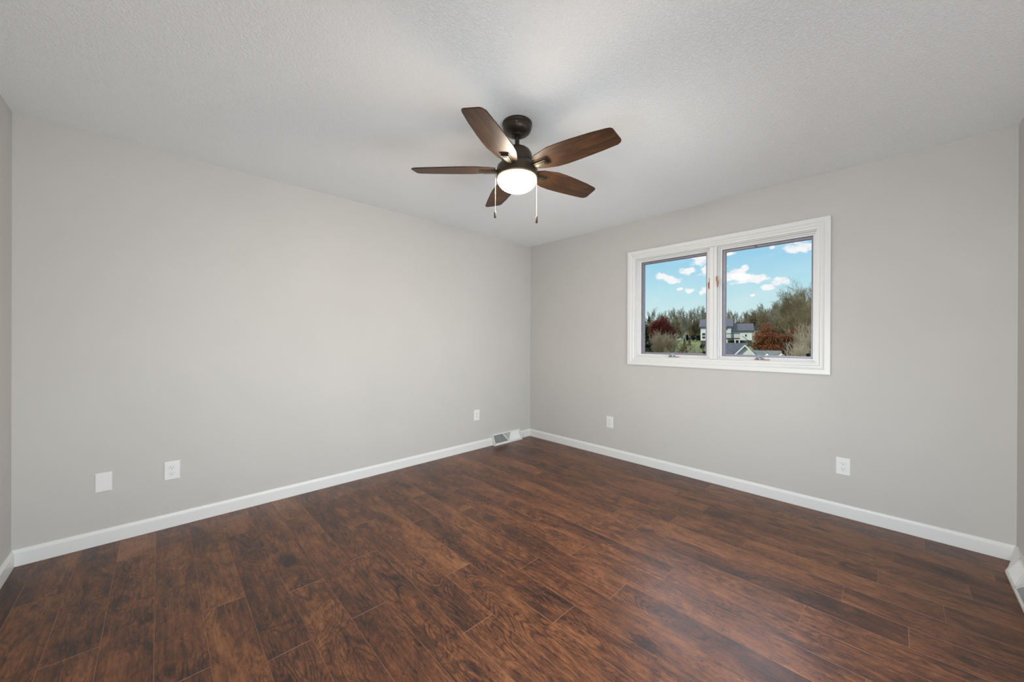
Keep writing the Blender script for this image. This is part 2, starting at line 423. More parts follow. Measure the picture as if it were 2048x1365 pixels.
# casing: mitred profiled frame standing on the wall
def ring_frame(mb, prof_, y0, y1, z0, z1):
    """prof_: (inset from the outer edge, x) points; rectangular rings joined"""
    rings_ = [[(x, y0+d, z0+d), (x, y1-d, z0+d), (x, y1-d, z1-d), (x, y0+d, z1-d)] for d, x in prof_]
    for r0, r1 in zip(rings_[:-1], rings_[1:]):
        for k_ in range(4):
            k2 = (k_+1) % 4
            mb.add([r0[k_], r0[k2], r1[k2], r1[k_]], [(0, 1, 2, 3)])
CY0, CY1, CZ0, CZ1 = 0.330, 1.906, 0.990, 2.129
mb = MB()
ring_frame(mb, [(0.0, XR), (0.0, XR-0.020), (0.003, XR-0.022), (0.034, XR-0.022), (0.038, XR-0.018), (0.040, XR-0.014), (0.043, XR-0.013), (0.050, XR-0.016), (0.058, XR-0.016), (0.064, XR-0.010),
                (0.070, XR-0.009), (0.078, XR-0.009), (0.078, XR+0.02)], CY0, CY1, CZ0, CZ1)
wbuild(mb, 'casing', M_trim)
mb = MB()   # jamb lining through the wall
for lo, hi in (((XR+0.001, WIN[0], WIN[2]+0.006), (XR+WT, WIN[0]+0.006, WIN[3]-0.006)), ((XR+0.001, WIN[1]-0.006, WIN[2]+0.006), (XR+WT, WIN[1], WIN[3]-0.006)),
               ((XR+0.001, WIN[0], WIN[3]-0.006), (XR+WT, WIN[1], WIN[3])), ((XR+0.001, WIN[0], WIN[2]), (XR+WT, WIN[1], WIN[2]+0.006))):
    mb.box(lo, hi)
wbuild(mb, 'jamb', M_trim)
mb = MB(); mb.box((XR-0.006, 1.078, WIN[2]+0.001), (XR+0.07, 1.101, WIN[3]-0.001)); mb.box((XR-0.006, 1.104, WIN[2]+0.001), (XR+0.07, 1.134, WIN[3]-0.001)); mb.box((XR-0.002, 1.101, WIN[2]+0.001), (XR+0.07, 1.104, WIN[3]-0.001))
wbuild(mb, 'mullion', M_trim, bevel=0.0015)
sashes = [  # name side, opening between jamb and mullion, glass rect
    ('left', 1.134, WIN[1]-0.006, 1.187, 1.774), ('right', WIN[0]+0.006, 1.078, 0.449, 1.031)]
SZ0, SZ1 = WIN[2]+0.006, WIN[3]-0.006
GZ0, GZ1 = 1.115, 2.000
for side, y0, y1, g0, g1 in sashes:
    s_ = MB()
    fr0, fr1, fz0, fz1 = g0-0.011, g1+0.022, GZ0-0.016, GZ1+0.020
    for lo, hi in (((0.052, y0, SZ0), (0.075, fr0, SZ1)), ((0.052, fr1, SZ0), (0.075, y1, SZ1)), ((0.052, fr0, SZ0), (0.075, fr1, fz0)), ((0.052, fr0, fz1), (0.075, fr1, SZ1))):
        s_.box((XR+lo[0], lo[1], lo[2]), (XR+hi[0], hi[1], hi[2]))
    # small stop bead in front of the sash
    bd = 0.010
    for lo, hi in (((0.030, y0, SZ0), (0.052, y0+bd, SZ1)), ((0.030, y1-bd, SZ0), (0.052, y1, SZ1)), ((0.030, y0+bd, SZ0), (0.052, y1-bd, SZ0+bd)), ((0.030, y0+bd, SZ1-bd), (0.052, y1-bd, SZ1))):
        s_.box((XR+lo[0], lo[1], lo[2]), (XR+hi[0], hi[1], hi[2]))
    sash = wbuild(s_, 'sash', M_trim, bevel=0.0015)
    f_ = MB()
    for lo, hi in (((0.066, fr0, fz0), (0.100, g0, fz1)), ((0.066, g1, fz0), (0.100, fr1, fz1)), ((0.066, g0, fz0), (0.100, g1, GZ0)), ((0.066, g0, GZ1), (0.100, g1, fz1))):
        f_.box((XR+lo[0], lo[1], lo[2]), (XR+hi[0], hi[1], hi[2]))
    sf = wbuild(f_, 'screen_frame', M_alu, bevel=0.001, parent=sash); sf['label'] = 'grey purple inner frame'
    gk = MB()
    for lo, hi in (((0.0655, fr0, fz0), (0.067, fr0+0.003, fz1)), ((0.0655, fr1-0.003, fz0), (0.067, fr1, fz1)), ((0.0655, fr0, fz1-0.003), (0.067, fr1, fz1))):
        gk.box((XR+lo[0], lo[1], lo[2]), (XR+hi[0], hi[1], hi[2]))
    # round black button near the lower right corner and small clips
    gk2 = MB(); br_ = 0.0115 if side == 'left' else 0.0135; gk2.tube((XR+0.074, g0+0.019, GZ0+0.012), (XR+0.0855, g0+0.019, GZ0+0.012), br_, br_, 24)
    wbuild(gk, 'gasket', M_gasket, parent=sash); bt = wbuild(gk2, 'button', M_gasket, parent=sash); bt['label'] = 'round black button'
    if side == 'right':
        cl = MB(); cl.tube((XR+0.062, 0.812, GZ1+0.012), (XR+0.062, 0.797, GZ1+0.001), 0.0028, 0.002)
        wbuild(cl, 'clip', M_gasket, parent=sash)
    gm = MB(); gm.box((XR+0.086, g0, GZ0), (XR+0.090, g1, GZ1)); wbuild(gm, 'pane', M_glass, parent=sash)
    # crank operator on the lower rail
    cy = 1.452 if side == 'left' else 0.752
    w_ = 0.047 if side == 'left' else 0.050
    ck = MB(); ck.box((XR+0.004, cy-w_, 1.0680), (XR+0.030, cy+w_, 1.0830))
    ckh = wbuild(ck, 'crank', M_cu, bevel=0.002); ckh['label'] = 'copper brown crank handle'
    kb = MB(); kb.lathe([(0.0, 0.026), (0.008, 0.025), (0.016, 0.018), (0.020, 0.008), (0.021, 0.0)], 20, 0, 0)
    kb.v = [(XR+0.020+x*0.8, cy+0.012+y*1.15, 1.0830+z) for x, y, z in kb.v]
    kb.tube((XR+0.020, cy+0.012, 1.099), (XR+0.016, cy+0.042, 1.090), 0.007, 0.005, 10)
    kn = wbuild(kb, 'crank_housing', M_steel, parent=ckh); kn['label'] = 'bluish steel crank pivot'
    # lock lever on the mullion
    ly = 1.148 if side == 'left' else 1.076
    lx = XR+0.045 if side == 'left' else XR-0.008
    sg = 1 if side == 'left' else -1
    lk = MB()
    lk.prism([(-0.006, 0.0), (0.006, 0.0), (0.006, 0.034), (-0.006, 0.034)], 0.006, lambda a_, b_, c_: (lx-c_, ly+a_, 1.752+b_))
    lk.prism([(-0.006, 0.0), (0.006, 0.0), (sg*0.008+0.006, -0.012), (sg*0.008+0.004, -0.040), (sg*0.008+0.001, -0.062), (sg*0.008-0.003, -0.062), (sg*0.008-0.007, -0.012)], 0.009, lambda a_, b_, c_: (lx-0.004-c_, ly+a_, 1.752+b_))
    lo_ = wbuild(lk, 'lock_lever', M_cu, bevel=0.001); lo_['label'] = 'copper brown lock lever'

# ================================================================ CEILING FAN
FX, FY = 1.4432, 1.4738
fan = tag(empty('ceiling_fan', (FX, FY, H)), 'five-blade dark wood ceiling fan with a lit globe hanging from the ceiling', 'ceiling fan')
def fb(mb, name, mats, parent=None, bevel=0.0, label=None):
    """part modelled with z measured from the floor on the fan axis"""
    mb.v = [(x, y, z-H) for x, y, z in mb.v]
    o = mb.build(name, mats, parent=parent or fan, bevel=bevel)
    if label: o['label'] = label
    return o
mb = MB(); mb.lathe([(0.0, H), (0.082, H), (0.083, H-0.004), (0.083, H-0.013), (0.078, H-0.016), (0.081, H-0.019), (0.080, H-0.030), (0.073, H-0.046), (0.060, H-0.058), (0.041, H-0.065), (0.037, H-0.066), (0.036, H-0.072), (0.020, H-0.075), (0.014, H-0.070)], 56)
can = fb(mb, 'canopy', M_bronze)
for a in (0.9, 3.9):
    s_ = MB(); s_.lathe([(0.0, 0.0025), (0.003, 0.002), (0.0036, 0)], 10)
    o = s_.build('screw', M_chain, parent=can); o.location = (0.0785*math.cos(a), 0.0785*math.sin(a), -0.030); o.rotation_euler = (0, math.pi/2, a)
mb = MB(); mb.lathe([(0.0125, H-0.07), (0.0125, 2.298)], 24); fb(mb, 'downrod', M_bronze)
mb = MB(); mb.lathe([(0.0125, 2.311), (0.030, 2.309), (0.033, 2.303), (0.052, 2.298), (0.070, 2.286), (0.082, 2.266), (0.086, 2.246), (0.087, 2.214), (0.084, 2.210), (0.0, 2.210)], 56)
fb(mb, 'motor_housing', M_bronze)
mb = MB(); mb.lathe([(0.0, 2.210), (0.088, 2.210), (0.100, 2.206), (0.110, 2.196), (0.114, 2.182), (0.115, 2.143), (0.113, 2.138), (0.109, 2.137), (0.0, 2.138)], 64)
ring = fb(mb, 'light_fitter', M_bronze)
gm = MB(); gp = []
for k_ in range(15):
    a = math.pi/2*k_/14
    gp.append((0.1085*math.cos(a)**0.82 if k_ < 14 else 0.0, -0.012-0.066*math.sin(a)))
gm.lathe([(0.104, 0.004), (0.1085, 0.0)] + gp, 64)
go = gm.build('lamp_globe', M_globe, parent=fan); go.location = (0, 0, 2.139-H); go['label'] = 'glowing frosted glass globe'
# blades
outline = [(x_*1.01, y_*1.01) for x_, y_ in [(0.118, -0.040), (0.150, -0.058), (0.24, -0.080), (0.30, -0.081), (0.36, -0.079), (0.47, -0.071), (0.54, -0.062), (0.558, -0.058), (0.567, -0.052), (0.571, -0.043), (0.579, 0.030), (0.578, 0.040), (0.571, 0.050), (0.556, 0.058),
           (0.47, 0.066), (0.36, 0.073), (0.28, 0.076), (0.22, 0.072), (0.150, 0.054), (0.118, 0.040)]]
PH = math.radians(206.83)
for k_ in range(5):
    a = PH + k_*math.radians(72)
    mb = MB(); mb.prism(outline, 0.006, lambda x, y, z: (x, y, z-0.003))
    bl = mb.build('blade', M_blade, parent=fan, bevel=0.0018)
    bl.rotation_mode = 'XYZ'
    bl.matrix_parent_inverse = Matrix.Identity(4)
    bl.matrix_basis = Matrix.Translation((0, 0, 2.182-H)) @ Matrix.Rotation(a, 4, 'Z') @ Matrix.Rotation(math.radians(-12), 4, 'X')
    # blade iron: bracket under the blade with a raised rectangular cover
    ir = MB()
    ir.prism([(0.082, -0.018), (0.135, -0.024), (0.205, -0.026), (0.205, 0.026), (0.135, 0.024), (0.082, 0.018)], 0.004, lambda x, y, z: (x, y, -0.003-0.004+z))
    ir.prism([(0.100, -0.014), (0.196, -0.021), (0.196, 0.021), (0.100, 0.014)], 0.009, lambda x, y, z: (x, y, -0.007-0.009+z))
    ir.prism([(0.086, -0.006), (0.188, -0.012), (0.188, 0.012), (0.086, 0.006)], 0.003, lambda x, y, z: (x, y, -0.016-0.003+z))
    io = ir.build('blade_iron', M_bronze, parent=bl, bevel=0.0015)
    for sx, sy in ((0.17, 0.017), (0.17, -0.017)):
        ir2 = MB(); ir2.lathe([(0.0, 0.0045), (0.004, 0.003), (0.0048, 0)], 10, sx, sy)
        ir2.build('screw', M_bronze, parent=bl)
# pull chains
for (dx, dy, zt, zf, zb) in ((-0.088, 0.084, 2.168, 1.949, 1.912), (0.0795, -0.076, 2.168, 1.922, 1.884)):
    mb = MB(); r = math.hypot(dx, dy); ux, uy = dx/r, dy/r
    mb.tube((ux*0.110, uy*0.110, zt), (dx, dy, zt-0.004), 0.004, 0.003, 10)
    mb.tube((dx, dy, zt-0.004), (dx, dy, zf), 0.0009, 0.0009, 6)
    z = zt-0.006
    while z > zf:
        for j in range(1):
            mb.lathe([(0.0003, z+0.0017), (0.0016, z+0.0009), (0.0016, z-0.0009), (0.0003, z-0.0017)], 6, dx, dy)
        z -= 0.0046
    pcn = fb(mb, 'pull_chain', M_chain)
    fo = MB(); fo.lathe([(0.0, zf+0.002), (0.004, zf+0.001), (0.0056, zf-0.002), (0.0056, zf-0.008), (0.0062, zf-0.010), (0.0064, zb+0.004), (0.0056, zb+0.001), (0.003, zb), (0.0, zb)], 20, dx, dy)
    fo.v = [(x, y, z_-H) for x, y, z_ in fo.v]
    fo.build('pull_fob', M_bronze, parent=pcn)

# ================================================================ PLATES AND OUTLETS
def wall_frame(axis, at_, z):
    """matrix whose local x runs along the wall to the viewer's right, local z up, local y out of the wall into the room"""
    if axis == 'left': X = Vector((1, 0, 0)); Y = Vector((0, -1, 0)); o = Vector((at_, YL, z))
    else: X = Vector((0, -1, 0)); Y = Vector((-1, 0, 0)); o = Vector((XR, at_, z))
    Z = Vector((0, 0, 1)); M_ = Matrix((X, Y, Z)).transposed().to_4x4(); M_.translation = o
    return M_
def lb(mb, name, m_, Mx, parent, bevel=0.0):
    o = mb.build(name, m_, parent=parent, bevel=bevel); return o
def plate_body(root, w=0.079, h=0.122):
    mb = MB(); ch = 0.005
    rings_ = [[(-w/2, 0, -h/2), (w/2, 0, -h/2), (w/2, 0, h/2), (-w/2, 0, h/2)],
              [(-w/2, 0.002, -h/2), (w/2, 0.002, -h/2), (w/2, 0.002, h/2), (-w/2, 0.002, h/2)],
              [(-w/2+ch, 0.006, -h/2+ch), (w/2-ch, 0.006, -h/2+ch), (w/2-ch, 0.006, h/2-ch), (-w/2+ch, 0.006, h/2-ch)]]
    vs = sum(rings_, []); fs = [(3, 2, 1, 0), (8, 9, 10, 11)]
    for j in range(2):
        for k_ in range(4):
            k2 = (k_+1) % 4; fs.append((j*4+k_, j*4+k2, j*4+4+k2, j*4+4+k_))
    mb.add(vs, fs)
    return mb.build('wall_plate', M_plastic, parent=root, bevel=0.0008)
def screw_head(root, x, z, y=0.006):
    s_ = MB(); n = 14
    vs = [(x+0.0032*math.cos(2*math.pi*k_/n), y+0.0008, z+0.0032*math.sin(2*math.pi*k_/n)) for k_ in range(n)] + [(x+0.0032*math.cos(2*math.pi*k_/n), y-0.001, z+0.0032*math.sin(2*math.pi*k_/n)) for k_ in range(n)]
    s_.add(vs, [tuple(range(n)), tuple(range(2*n-1, n-1, -1))] + [(k_, (k_+1) % n, n+(k_+1) % n, n+k_) for k_ in range(n)])
    return s_.build('screw', M_reg, parent=root)
def outlet(axis, at_, z, label):
    root = tag(empty('wall_outlet'), label, 'wall outlet', 'duplex wall outlets'); root.matrix_world = wall_frame(axis, at_, z)
    plate_body(root)
    for s in (1, -1):
        mb = MB(); pts = []
        for k_ in range(32):
            a = 2*math.pi*k_/32; x = 0.0172*math.cos(a); y = max(-0.0118, min(0.0118, 0.0172*math.sin(a))); pts.append((x, y))
        mb.prism(pts, 0.0026, lambda a_, b_, c_: (a_, 0.0058+c_, s*0.0195+b_))
        rc = mb.build('receptacle', M_plastic, parent=root, bevel=0.0005)
        sl = MB()
        for sx, hh in ((-0.0064, 0.0042), (0.0064, 0.0034)):
            sl.box((sx-0.0011, 0.0080, s*0.0195+0.0036-hh), (sx+0.0011, 0.0087, s*0.0195+0.0036+hh))
        n = 12; cz = s*0.0195-0.0068
        sl.prism([(0.0027*math.cos(2*math.pi*q/n), 0.0027*math.sin(2*math.pi*q/n)) for q in range(n)], 0.0007, lambda a_, b_, c_: (a_, 0.0080+c_, cz+b_))
        so = sl.build('slots', M_slot, parent=rc); so['label'] = 'dark plug slots'
        # thin shadow gap round each receptacle
        gp_ = MB(); big = [(x*1.05, y*1.06) for x, y in pts]
        gp_.prism(big, 0.0004, lambda a_, b_, c_: (a_, 0.0057+c_, s*0.0195+b_))
        gp_.build('gap_line', M_gap, parent=rc)
    screw_head(root, 0, 0)
    return root
blank = tag(empty('blank_wall_plate'), 'blank white cover plate low on the long left wall, left of the outlet', 'wall plate')
blank.matrix_world = wall_frame('left', -0.240, 0.369)
plate_body(blank, 0.071, 0.115); screw_head(blank, 0, 0.042); screw_head(blank, 0, -0.042)
outlet('left', 0.062, 0.368, 'white duplex outlet low on the left wall, beside the blank plate')
outlet('left', 2.592, 0.381, 'small white outlet far down the left wall, above the corner floor register')
outlet('right', 2.116, 0.362, 'small white outlet on the window wall, left below the window near the corner')
outlet('right', 0.261, 0.353, 'white duplex outlet on the window wall, right below the window')

# ================================================================ FLOOR REGISTERS
def register(name, M_, L, Hh, depth, taper, label):
    root = tag(empty('floor_register'), label, 'floor register', 'white baseboard registers'); root.matrix_world = M_
    top = 0.016
    # shell: ends, top and the sloping frame; local x along the wall, y into the room, z up
    def face(u, v, off=0.0):
        """point on the sloping front, u along 0..1, v up 0..1"""
        n = Vector((0, Hh-0.014, depth-top)).normalized()
        x0 = taper*(1-v)*0+taper; x1 = L-taper
        x = x0+(x1-x0)*u; y = depth+(top-depth)*v; z = 0.014+(Hh-0.014)*v
        return (x+0, y+n.y*off, z+n.z*off)
    sh = MB()
    A0 = [(0, 0, 0), (taper, depth, 0), (taper, depth, 0.014), (taper, top, Hh), (0, 0, Hh)] if taper else [(0, 0, 0), (0, depth, 0), (0, depth, 0.014), (0, top, Hh), (0, 0, Hh)]
    A1 = [(L-x, y, z) for x, y, z in A0]
    th = 0.002
    sh.add(A0, [(0, 1, 2, 3, 4)] if not taper else [(0, 1, 2, 3, 4)]); sh.add(A1, [(4, 3, 2, 1, 0)])
    sh.add([A0[4], A0[3], A1[3], A1[4]], [(0, 1, 2, 3)])
    sh.add([A0[1], A0[2], A1[2], A1[1]], [(0, 1, 2, 3)])
    sh.build('shell', M_reg, parent=root, fix=False)
    fr_ = MB()
    def bar(u0, v0, u1, v1, w0, w1=None):
        """flat bar on the face between two points"""
        w1 = w1 or w0
        Lx = L-2*taper; hl = math.hypot(depth-top, Hh-0.014)
        a = Vector((u0*Lx, v0*hl)); b_ = Vector((u1*Lx, v1*hl)); d = (b_-a).normalized(); n = Vector((-d.y, d.x))
        pts = [a+n*w0/2, a-n*w0/2, b_-n*w1/2, b_+n*w1/2]
        pts = [(max(0, min(1, q.x/Lx)), max(0, min(1, q.y/hl))) for q in pts]
        fr_.add([face(*q, 0.0015) for q in pts]+[face(*q, -0.004) for q in pts], [(0,1,2,3),(7,6,5,4),(0,4,5,1),(1,5,6,2),(2,6,7,3),(3,7,4,0)])
    bar(0, 0.05, 1, 0.05, 0.013); bar(0, 0.95, 1, 0.95, 0.012); bar(0.015, 0, 0.015, 1, 0.016); bar(0.985, 0, 0.985, 1, 0.016)
    bar(0.345, 0.97, 0.5, 0.05, 0.010); bar(0.655, 0.97, 0.5, 0.05, 0.010)
    fr_.build('face_frame', M_reg, parent=root, bevel=0.0008)
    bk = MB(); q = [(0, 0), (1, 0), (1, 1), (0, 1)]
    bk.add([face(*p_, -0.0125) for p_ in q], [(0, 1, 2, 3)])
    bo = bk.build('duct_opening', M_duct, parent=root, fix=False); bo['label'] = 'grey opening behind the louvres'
    # louvres
    lv = MB(); nn = 42
    for j in range(nn):
        u = 0.035+0.93*(j+0.5)/nn
        def diag(v): return 0.345+(0.5-0.345)*(0.97-v)/0.92
        # extents in v of this slat in its opening
        if u < 0.345: vr = (0.08, 0.92); kind_ = -1
        elif u > 0.655: vr = (0.08, 0.92); kind_ = 1
        else:
            uu = u if u <= 0.5 else 1-u
            vc = 0.97-(uu-0.345)/(0.155)*0.92
            vr = (0.08, max(0.09, vc-0.05)); kind_ = -1 if u < 0.5 else 1
            # middle triangle slats stand above the diagonal
            vt = (min(0.91, vc+0.06), 0.92)
            if vt[1]-vt[0] > 0.03:
                a_ = Vector(face(u, vt[0], 0)); b_ = Vector(face(u, vt[1], 0)); dn = Vector((0, -0.011, -0.002))
                lv.add([a_, b_, b_+dn, a_+dn], [(0, 1, 2, 3)])
        a_ = Vector(face(u, vr[0], 0)); b_ = Vector(face(u, vr[1], 0)); dn = Vector((-kind_*0.0105, -0.009, -0.002))
        lv.add([a_, b_, b_+dn, a_+dn], [(0, 1, 2, 3)])
    lv.build('louvres', M_reg, parent=root, fix=False)
    return root
Mr = Matrix(((1, 0, 0), (0, -1, 0), (0, 0, 1))).transposed().to_4x4(); Mr.translation = Vector((2.812, YL-0.0005, 0.0005))
register('floor_register', Mr, 0.456, 0.122, 0.060, 0.0, 'white slanted floor register at the foot of the left wall, near the far corner')
Mr2 = Matrix(((-1, 0, 0), (0, 1, 0), (0, 0, 1))).transposed().to_4x4(); Mr2.translation = Vector((3.440, YN+0.0005, 0.0005))
register('floor_register', Mr2, 0.80, 0.100, 0.064, 0.185, 'white floor register with sloping end, cut off by the right edge of the picture')

# ================================================================ OUTSIDE: ground, houses, trees
def ss(a, b_, x):
    t_ = max(0.0, min(1.0, (x-a)/(b_-a))); return t_*t_*(3-2*t_)
def gz(x, y):
    z = -4.8 - 0.6*ss(5, 50, x) + 6.2*ss(62, 108, x) + 1.2*ss(108, 135, x) + 9.0*ss(125, 230, x) + 8*ss(230, 420, x)
    z += 0.5*math.sin(x*0.05+y*0.03)*ss(20, 120, x) + 3.0*ss(20, -40, y-0.12*x)*ss(60, 160, x)
    return z
M_lawn, nt, b = mat('autumn_lawn_and_leaf_litter')
tc = nt.new('ShaderNodeTexCoord').outputs['Object']
sx = nt.new('ShaderNodeSeparateXYZ'); nt.l.new(tc, sx.inputs[0])
g1 = nt.ramp(nt.noise(tc, 0.35, 5, 0.65), [(0.35, (0.10, 0.13, 0.035)), (0.65, (0.20, 0.23, 0.07))])
g2 = nt.ramp(nt.noise(tc, 0.5, 6, 0.75), [(0.35, (0.06, 0.05, 0.025)), (0.65, (0.17, 0.13, 0.07))])
nt.put(b.inputs['Base Color'], nt.mix(nt.maprange(nt.math('ADD', sx.outputs[0], nt.math('MULTIPLY', nt.noise(tc, 0.08, 3), 20)), 128, 140), nt.mix(nt.maprange(nt.math('ADD', sx.outputs[0], nt.math('MULTIPLY', nt.noise(tc, 0.12, 3), 14)), 96, 101), g2, g1), g2))
b.inputs['Roughness'].default_value = 0.9
gm = MB(); NX, NY = 110, 90
for i in range(NX+1):
    for j in range(NY+1):
        x = 4.5+(i/NX)**1.5*440; y = -140+j/NY*460
        gm.v.append((x, y, gz(x, y)))
for i in range(NX):
    for j in range(NY):
        a = i*(NY+1)+j; gm.f.append((a, a+NY+1, a+NY+2, a+1)); gm.m.append(0); gm.sm.append(True)
struct(gm.build('ground', M_lawn), 'lawn and brown hillside rising behind the houses', 'ground')

# ---- plant materials
def leafmat(name, stops, scale=1.2):
    m_, nt, b = mat(name)
    tc = nt.new('ShaderNodeTexCoord').outputs['Object']
    oi = nt.new('ShaderNodeNewGeometry').outputs['Random Per Island']
    f_ = nt.math('ADD', nt.math('MULTIPLY', nt.noise(tc, scale, 3, 0.6), 0.55), nt.math('MULTIPLY', oi, 0.45))
    nt.put(b.inputs['Base Color'], nt.ramp(f_, stops)); b.inputs['Roughness'].default_value = 0.8
    b.inputs['Specular IOR Level'].default_value = 0.2
    return m_
M_red = leafmat('dark_red_leaves', [(0.3, (0.055, 0.008, 0.008)), (0.6, (0.17, 0.022, 0.018)), (0.8, (0.26, 0.05, 0.025))])
M_rust = leafmat('rust_brown_oak_leaves', [(0.25, (0.08, 0.028, 0.013)), (0.55, (0.27, 0.095, 0.036)), (0.8, (0.42, 0.175, 0.07))])
M_ever = leafmat('dark_evergreen_needles', [(0.3, (0.012, 0.025, 0.011)), (0.6, (0.045, 0.078, 0.024)), (0.85, (0.14, 0.18, 0.05))])
M_hedge = leafmat('dark_hedge_leaves', [(0.3, (0.008, 0.012, 0.010)), (0.7, (0.03, 0.042, 0.03))])
M_yel = leafmat('yellow_green_leaves', [(0.3, (0.05, 0.06, 0.015)), (0.7, (0.16, 0.16, 0.045))])
def barkmat(name, lo, hi):
    m_, nt, b = mat(name)
    tc = nt.new('ShaderNodeTexCoord').outputs['Object']
    oi = nt.new('ShaderNodeObjectInfo').outputs['Random']
    nt.put(b.inputs['Base Color'], nt.ramp(nt.math('ADD', nt.math('MULTIPLY', nt.noise(tc, 0.6, 3), 0.7), nt.math('MULTIPLY', oi, 0.3)), [(0.3, lo), (0.75, hi)]))
    b.inputs['Roughness'].default_value = 0.9; b.inputs['Specular IOR Level'].default_value = 0.1
    return m_
M_bark_far = barkmat('hazed_grey_olive_bark', (0.15, 0.145, 0.10), (0.30, 0.285, 0.21))  # grey-olive lightened for distance, the haze is put into the colour
M_bark_mid = barkmat('brown_olive_bark', (0.13, 0.105, 0.058), (0.30, 0.24, 0.135))
M_bark_tan = barkmat('pale_tan_twigs', (0.26, 0.22, 0.145), (0.50, 0.44, 0.31))
M_bark_grn = barkmat('grey_green_twigs', (0.22, 0.235, 0.13), (0.46, 0.47, 0.30))
M_trunk = barkmat('dark_trunk_bark', (0.04, 0.03, 0.02), (0.10, 0.08, 0.055))

def branch(mb, r_, pos, dr, length, rad, lvl, cfg):
    nseg = 3 if lvl < 2 else 2
    p = Vector(pos); d = Vector(dr).normalized(); sites = []
    for k_ in range(nseg):
        d2 = (d + Vector((r_.uniform(-1, 1), r_.uniform(-1, 1), r_.uniform(-.4, 1)))*cfg['wob'] + Vector((0, 0, cfg['up']))).normalized()
        q = p + d2*(length/nseg)
        ra = rad*(1-0.62*k_/nseg); rb = rad*(1-0.62*(k_+1)/nseg)
        mb.tube(p, q, max(ra, cfg['rmin']), max(rb, cfg['rmin']), 3 if lvl > 0 else 6, caps=False)
        sites.append((p.copy(), q.copy(), d2.copy(), rb)); p = q; d = d2
    if lvl >= cfg['levels']: return
    n = cfg['n'][lvl]
    for k_ in range(n):
        f_ = cfg['first'][lvl] + (1-cfg['first'][lvl])*(k_+r_.uniform(0.1, 0.9))/n
        idx = min(int(f_*nseg), nseg-1); fr_ = f_*nseg-idx
        a_, b_, dd, rr = sites[idx]; o_ = a_.lerp(b_, fr_)
        az = r_.uniform(0, 2*math.pi)
        side = dd.orthogonal().normalized(); side.rotate(Matrix.Rotation(az, 3, dd))
        ang = math.radians(r_.uniform(*cfg['ang']))
        nd = dd*math.cos(ang)+side*math.sin(ang)
        branch(mb, r_, o_, nd, length*cfg['ratio']*r_.uniform(0.7, 1.15)*(1.15-0.5*f_ if lvl == 0 else 1), rr*0.62+0.0001, lvl+1, cfg)
def bare_mesh(name, seed, m_, h=10.0, stems=1, n=(9, 6, 5, 4), first=(0.25, 0.15, 0.15, 0.1), ang=(25, 55), ratio=0.55, wob=0.12, up=0.06, r0=0.16, rmin=0.022, levels=4, spread=0.0):
    r_ = random.Random(seed); mb = MB()
    cfg = dict(n=n, first=first, ang=ang, ratio=ratio, wob=wob, up=up, rmin=rmin, levels=levels)
    for s_ in range(stems):
        az = 2*math.pi*(s_+r_.random())/stems; tl = spread*r_.uniform(0.3, 1.0)
        d = Vector((math.cos(az)*tl, math.sin(az)*tl, 1))
        branch(mb, r_, (0, 0, -0.2), d, h*0.72*r_.uniform(0.85, 1.0), r0, 0, cfg)
    top = max(v[2] for v in mb.v)
    k_ = h/top; mb.v = [(x*k_, y*k_, z*k_) for x, y, z in mb.v]
    return mb.mesh(name, m_)
def leafy_parts(seed, w, h, n, size, zc=0.55, lump=26, droop=0.25, shape=1.0):
    """crown made of many small leaves gathered in lumps, radius w, between heights"""
    r_ = random.Random(seed); mb = MB(); cs_ = []
    for _ in range(lump):
        while True:
            q = Vector((r_.uniform(-1, 1), r_.uniform(-1, 1), r_.uniform(-1, 1)))
            if 0.25 < q.length < 1: break
        q *= 0.72
        cs_.append((Vector((q.x*w, q.y*w, h*zc+q.z*h*(1-zc))), r_.uniform(0.26, 0.42)*w))
    for _ in range(n):
        c_, rr = r_.choice(cs_)
        q = Vector((r_.gauss(0, 1), r_.gauss(0, 1), r_.gauss(0, 1))).normalized()*rr*(r_.random()**0.35)
        p = c_+q; p.z = max(p.z, h*0.05)
        s_ = size*r_.uniform(0.6, 1.3)
        e1 = Vector((r_.gauss(0, 1), r_.gauss(0, 1), r_.gauss(0, 1))).normalized(); e2 = e1.orthogonal().normalized()
        e2.rotate(Matrix.Rotation(r_.uniform(0, 6.28), 3, e1))
        n_ = e1.cross(e2)*s_*0.25
        mb.add([p-e1*s_, p-e2*s_*0.55+n_, p+e1*s_, p+e2*s_*0.55+n_], [(0, 1, 2, 3)])
    return mb
def conifer_mesh(seed, h, w, n, size, m_, name):
    r_ = random.Random(seed); mb = MB()
    for _ in range(n):
        t_ = r_.random()**0.75; z = h*(1-t_)
        tier = 0.75+0.25*math.sin(z*9/h*2*math.pi)
        az = r_.uniform(0, 6.28); rr = w*t_*tier*(r_.random()**0.4)
        p = Vector((math.cos(az)*rr, math.sin(az)*rr, z-rr*0.25))
        e1 = Vector((math.cos(az), math.sin(az), r_.uniform(-0.5, 0.35))).normalized(); e2 = Vector((-math.sin(az), math.cos(az), r_.uniform(-.4, .4))).normalized()
        s_ = size*r_.uniform(0.6, 1.3)
        mb.add([p-e1*s_, p-e2*s_*0.35, p+e1*s_, p+e2*s_*0.35+Vector((0, 0, .1*s_))], [(0, 1, 2, 3)])
    return mb
def link(name, me, parent=None):
    o = bpy.data.objects.new(name, me); COL.objects.link(o)
    if parent is not None: o.parent = parent
    return o
def spot(u, v, D):
    """foot and height of a plant whose top shows at (u, v) and that stands at distance D"""
    t_ = P(u, v, D); z = gz(t_.x, t_.y)
    return Vector((t_.x, t_.y, z)), t_.z-z

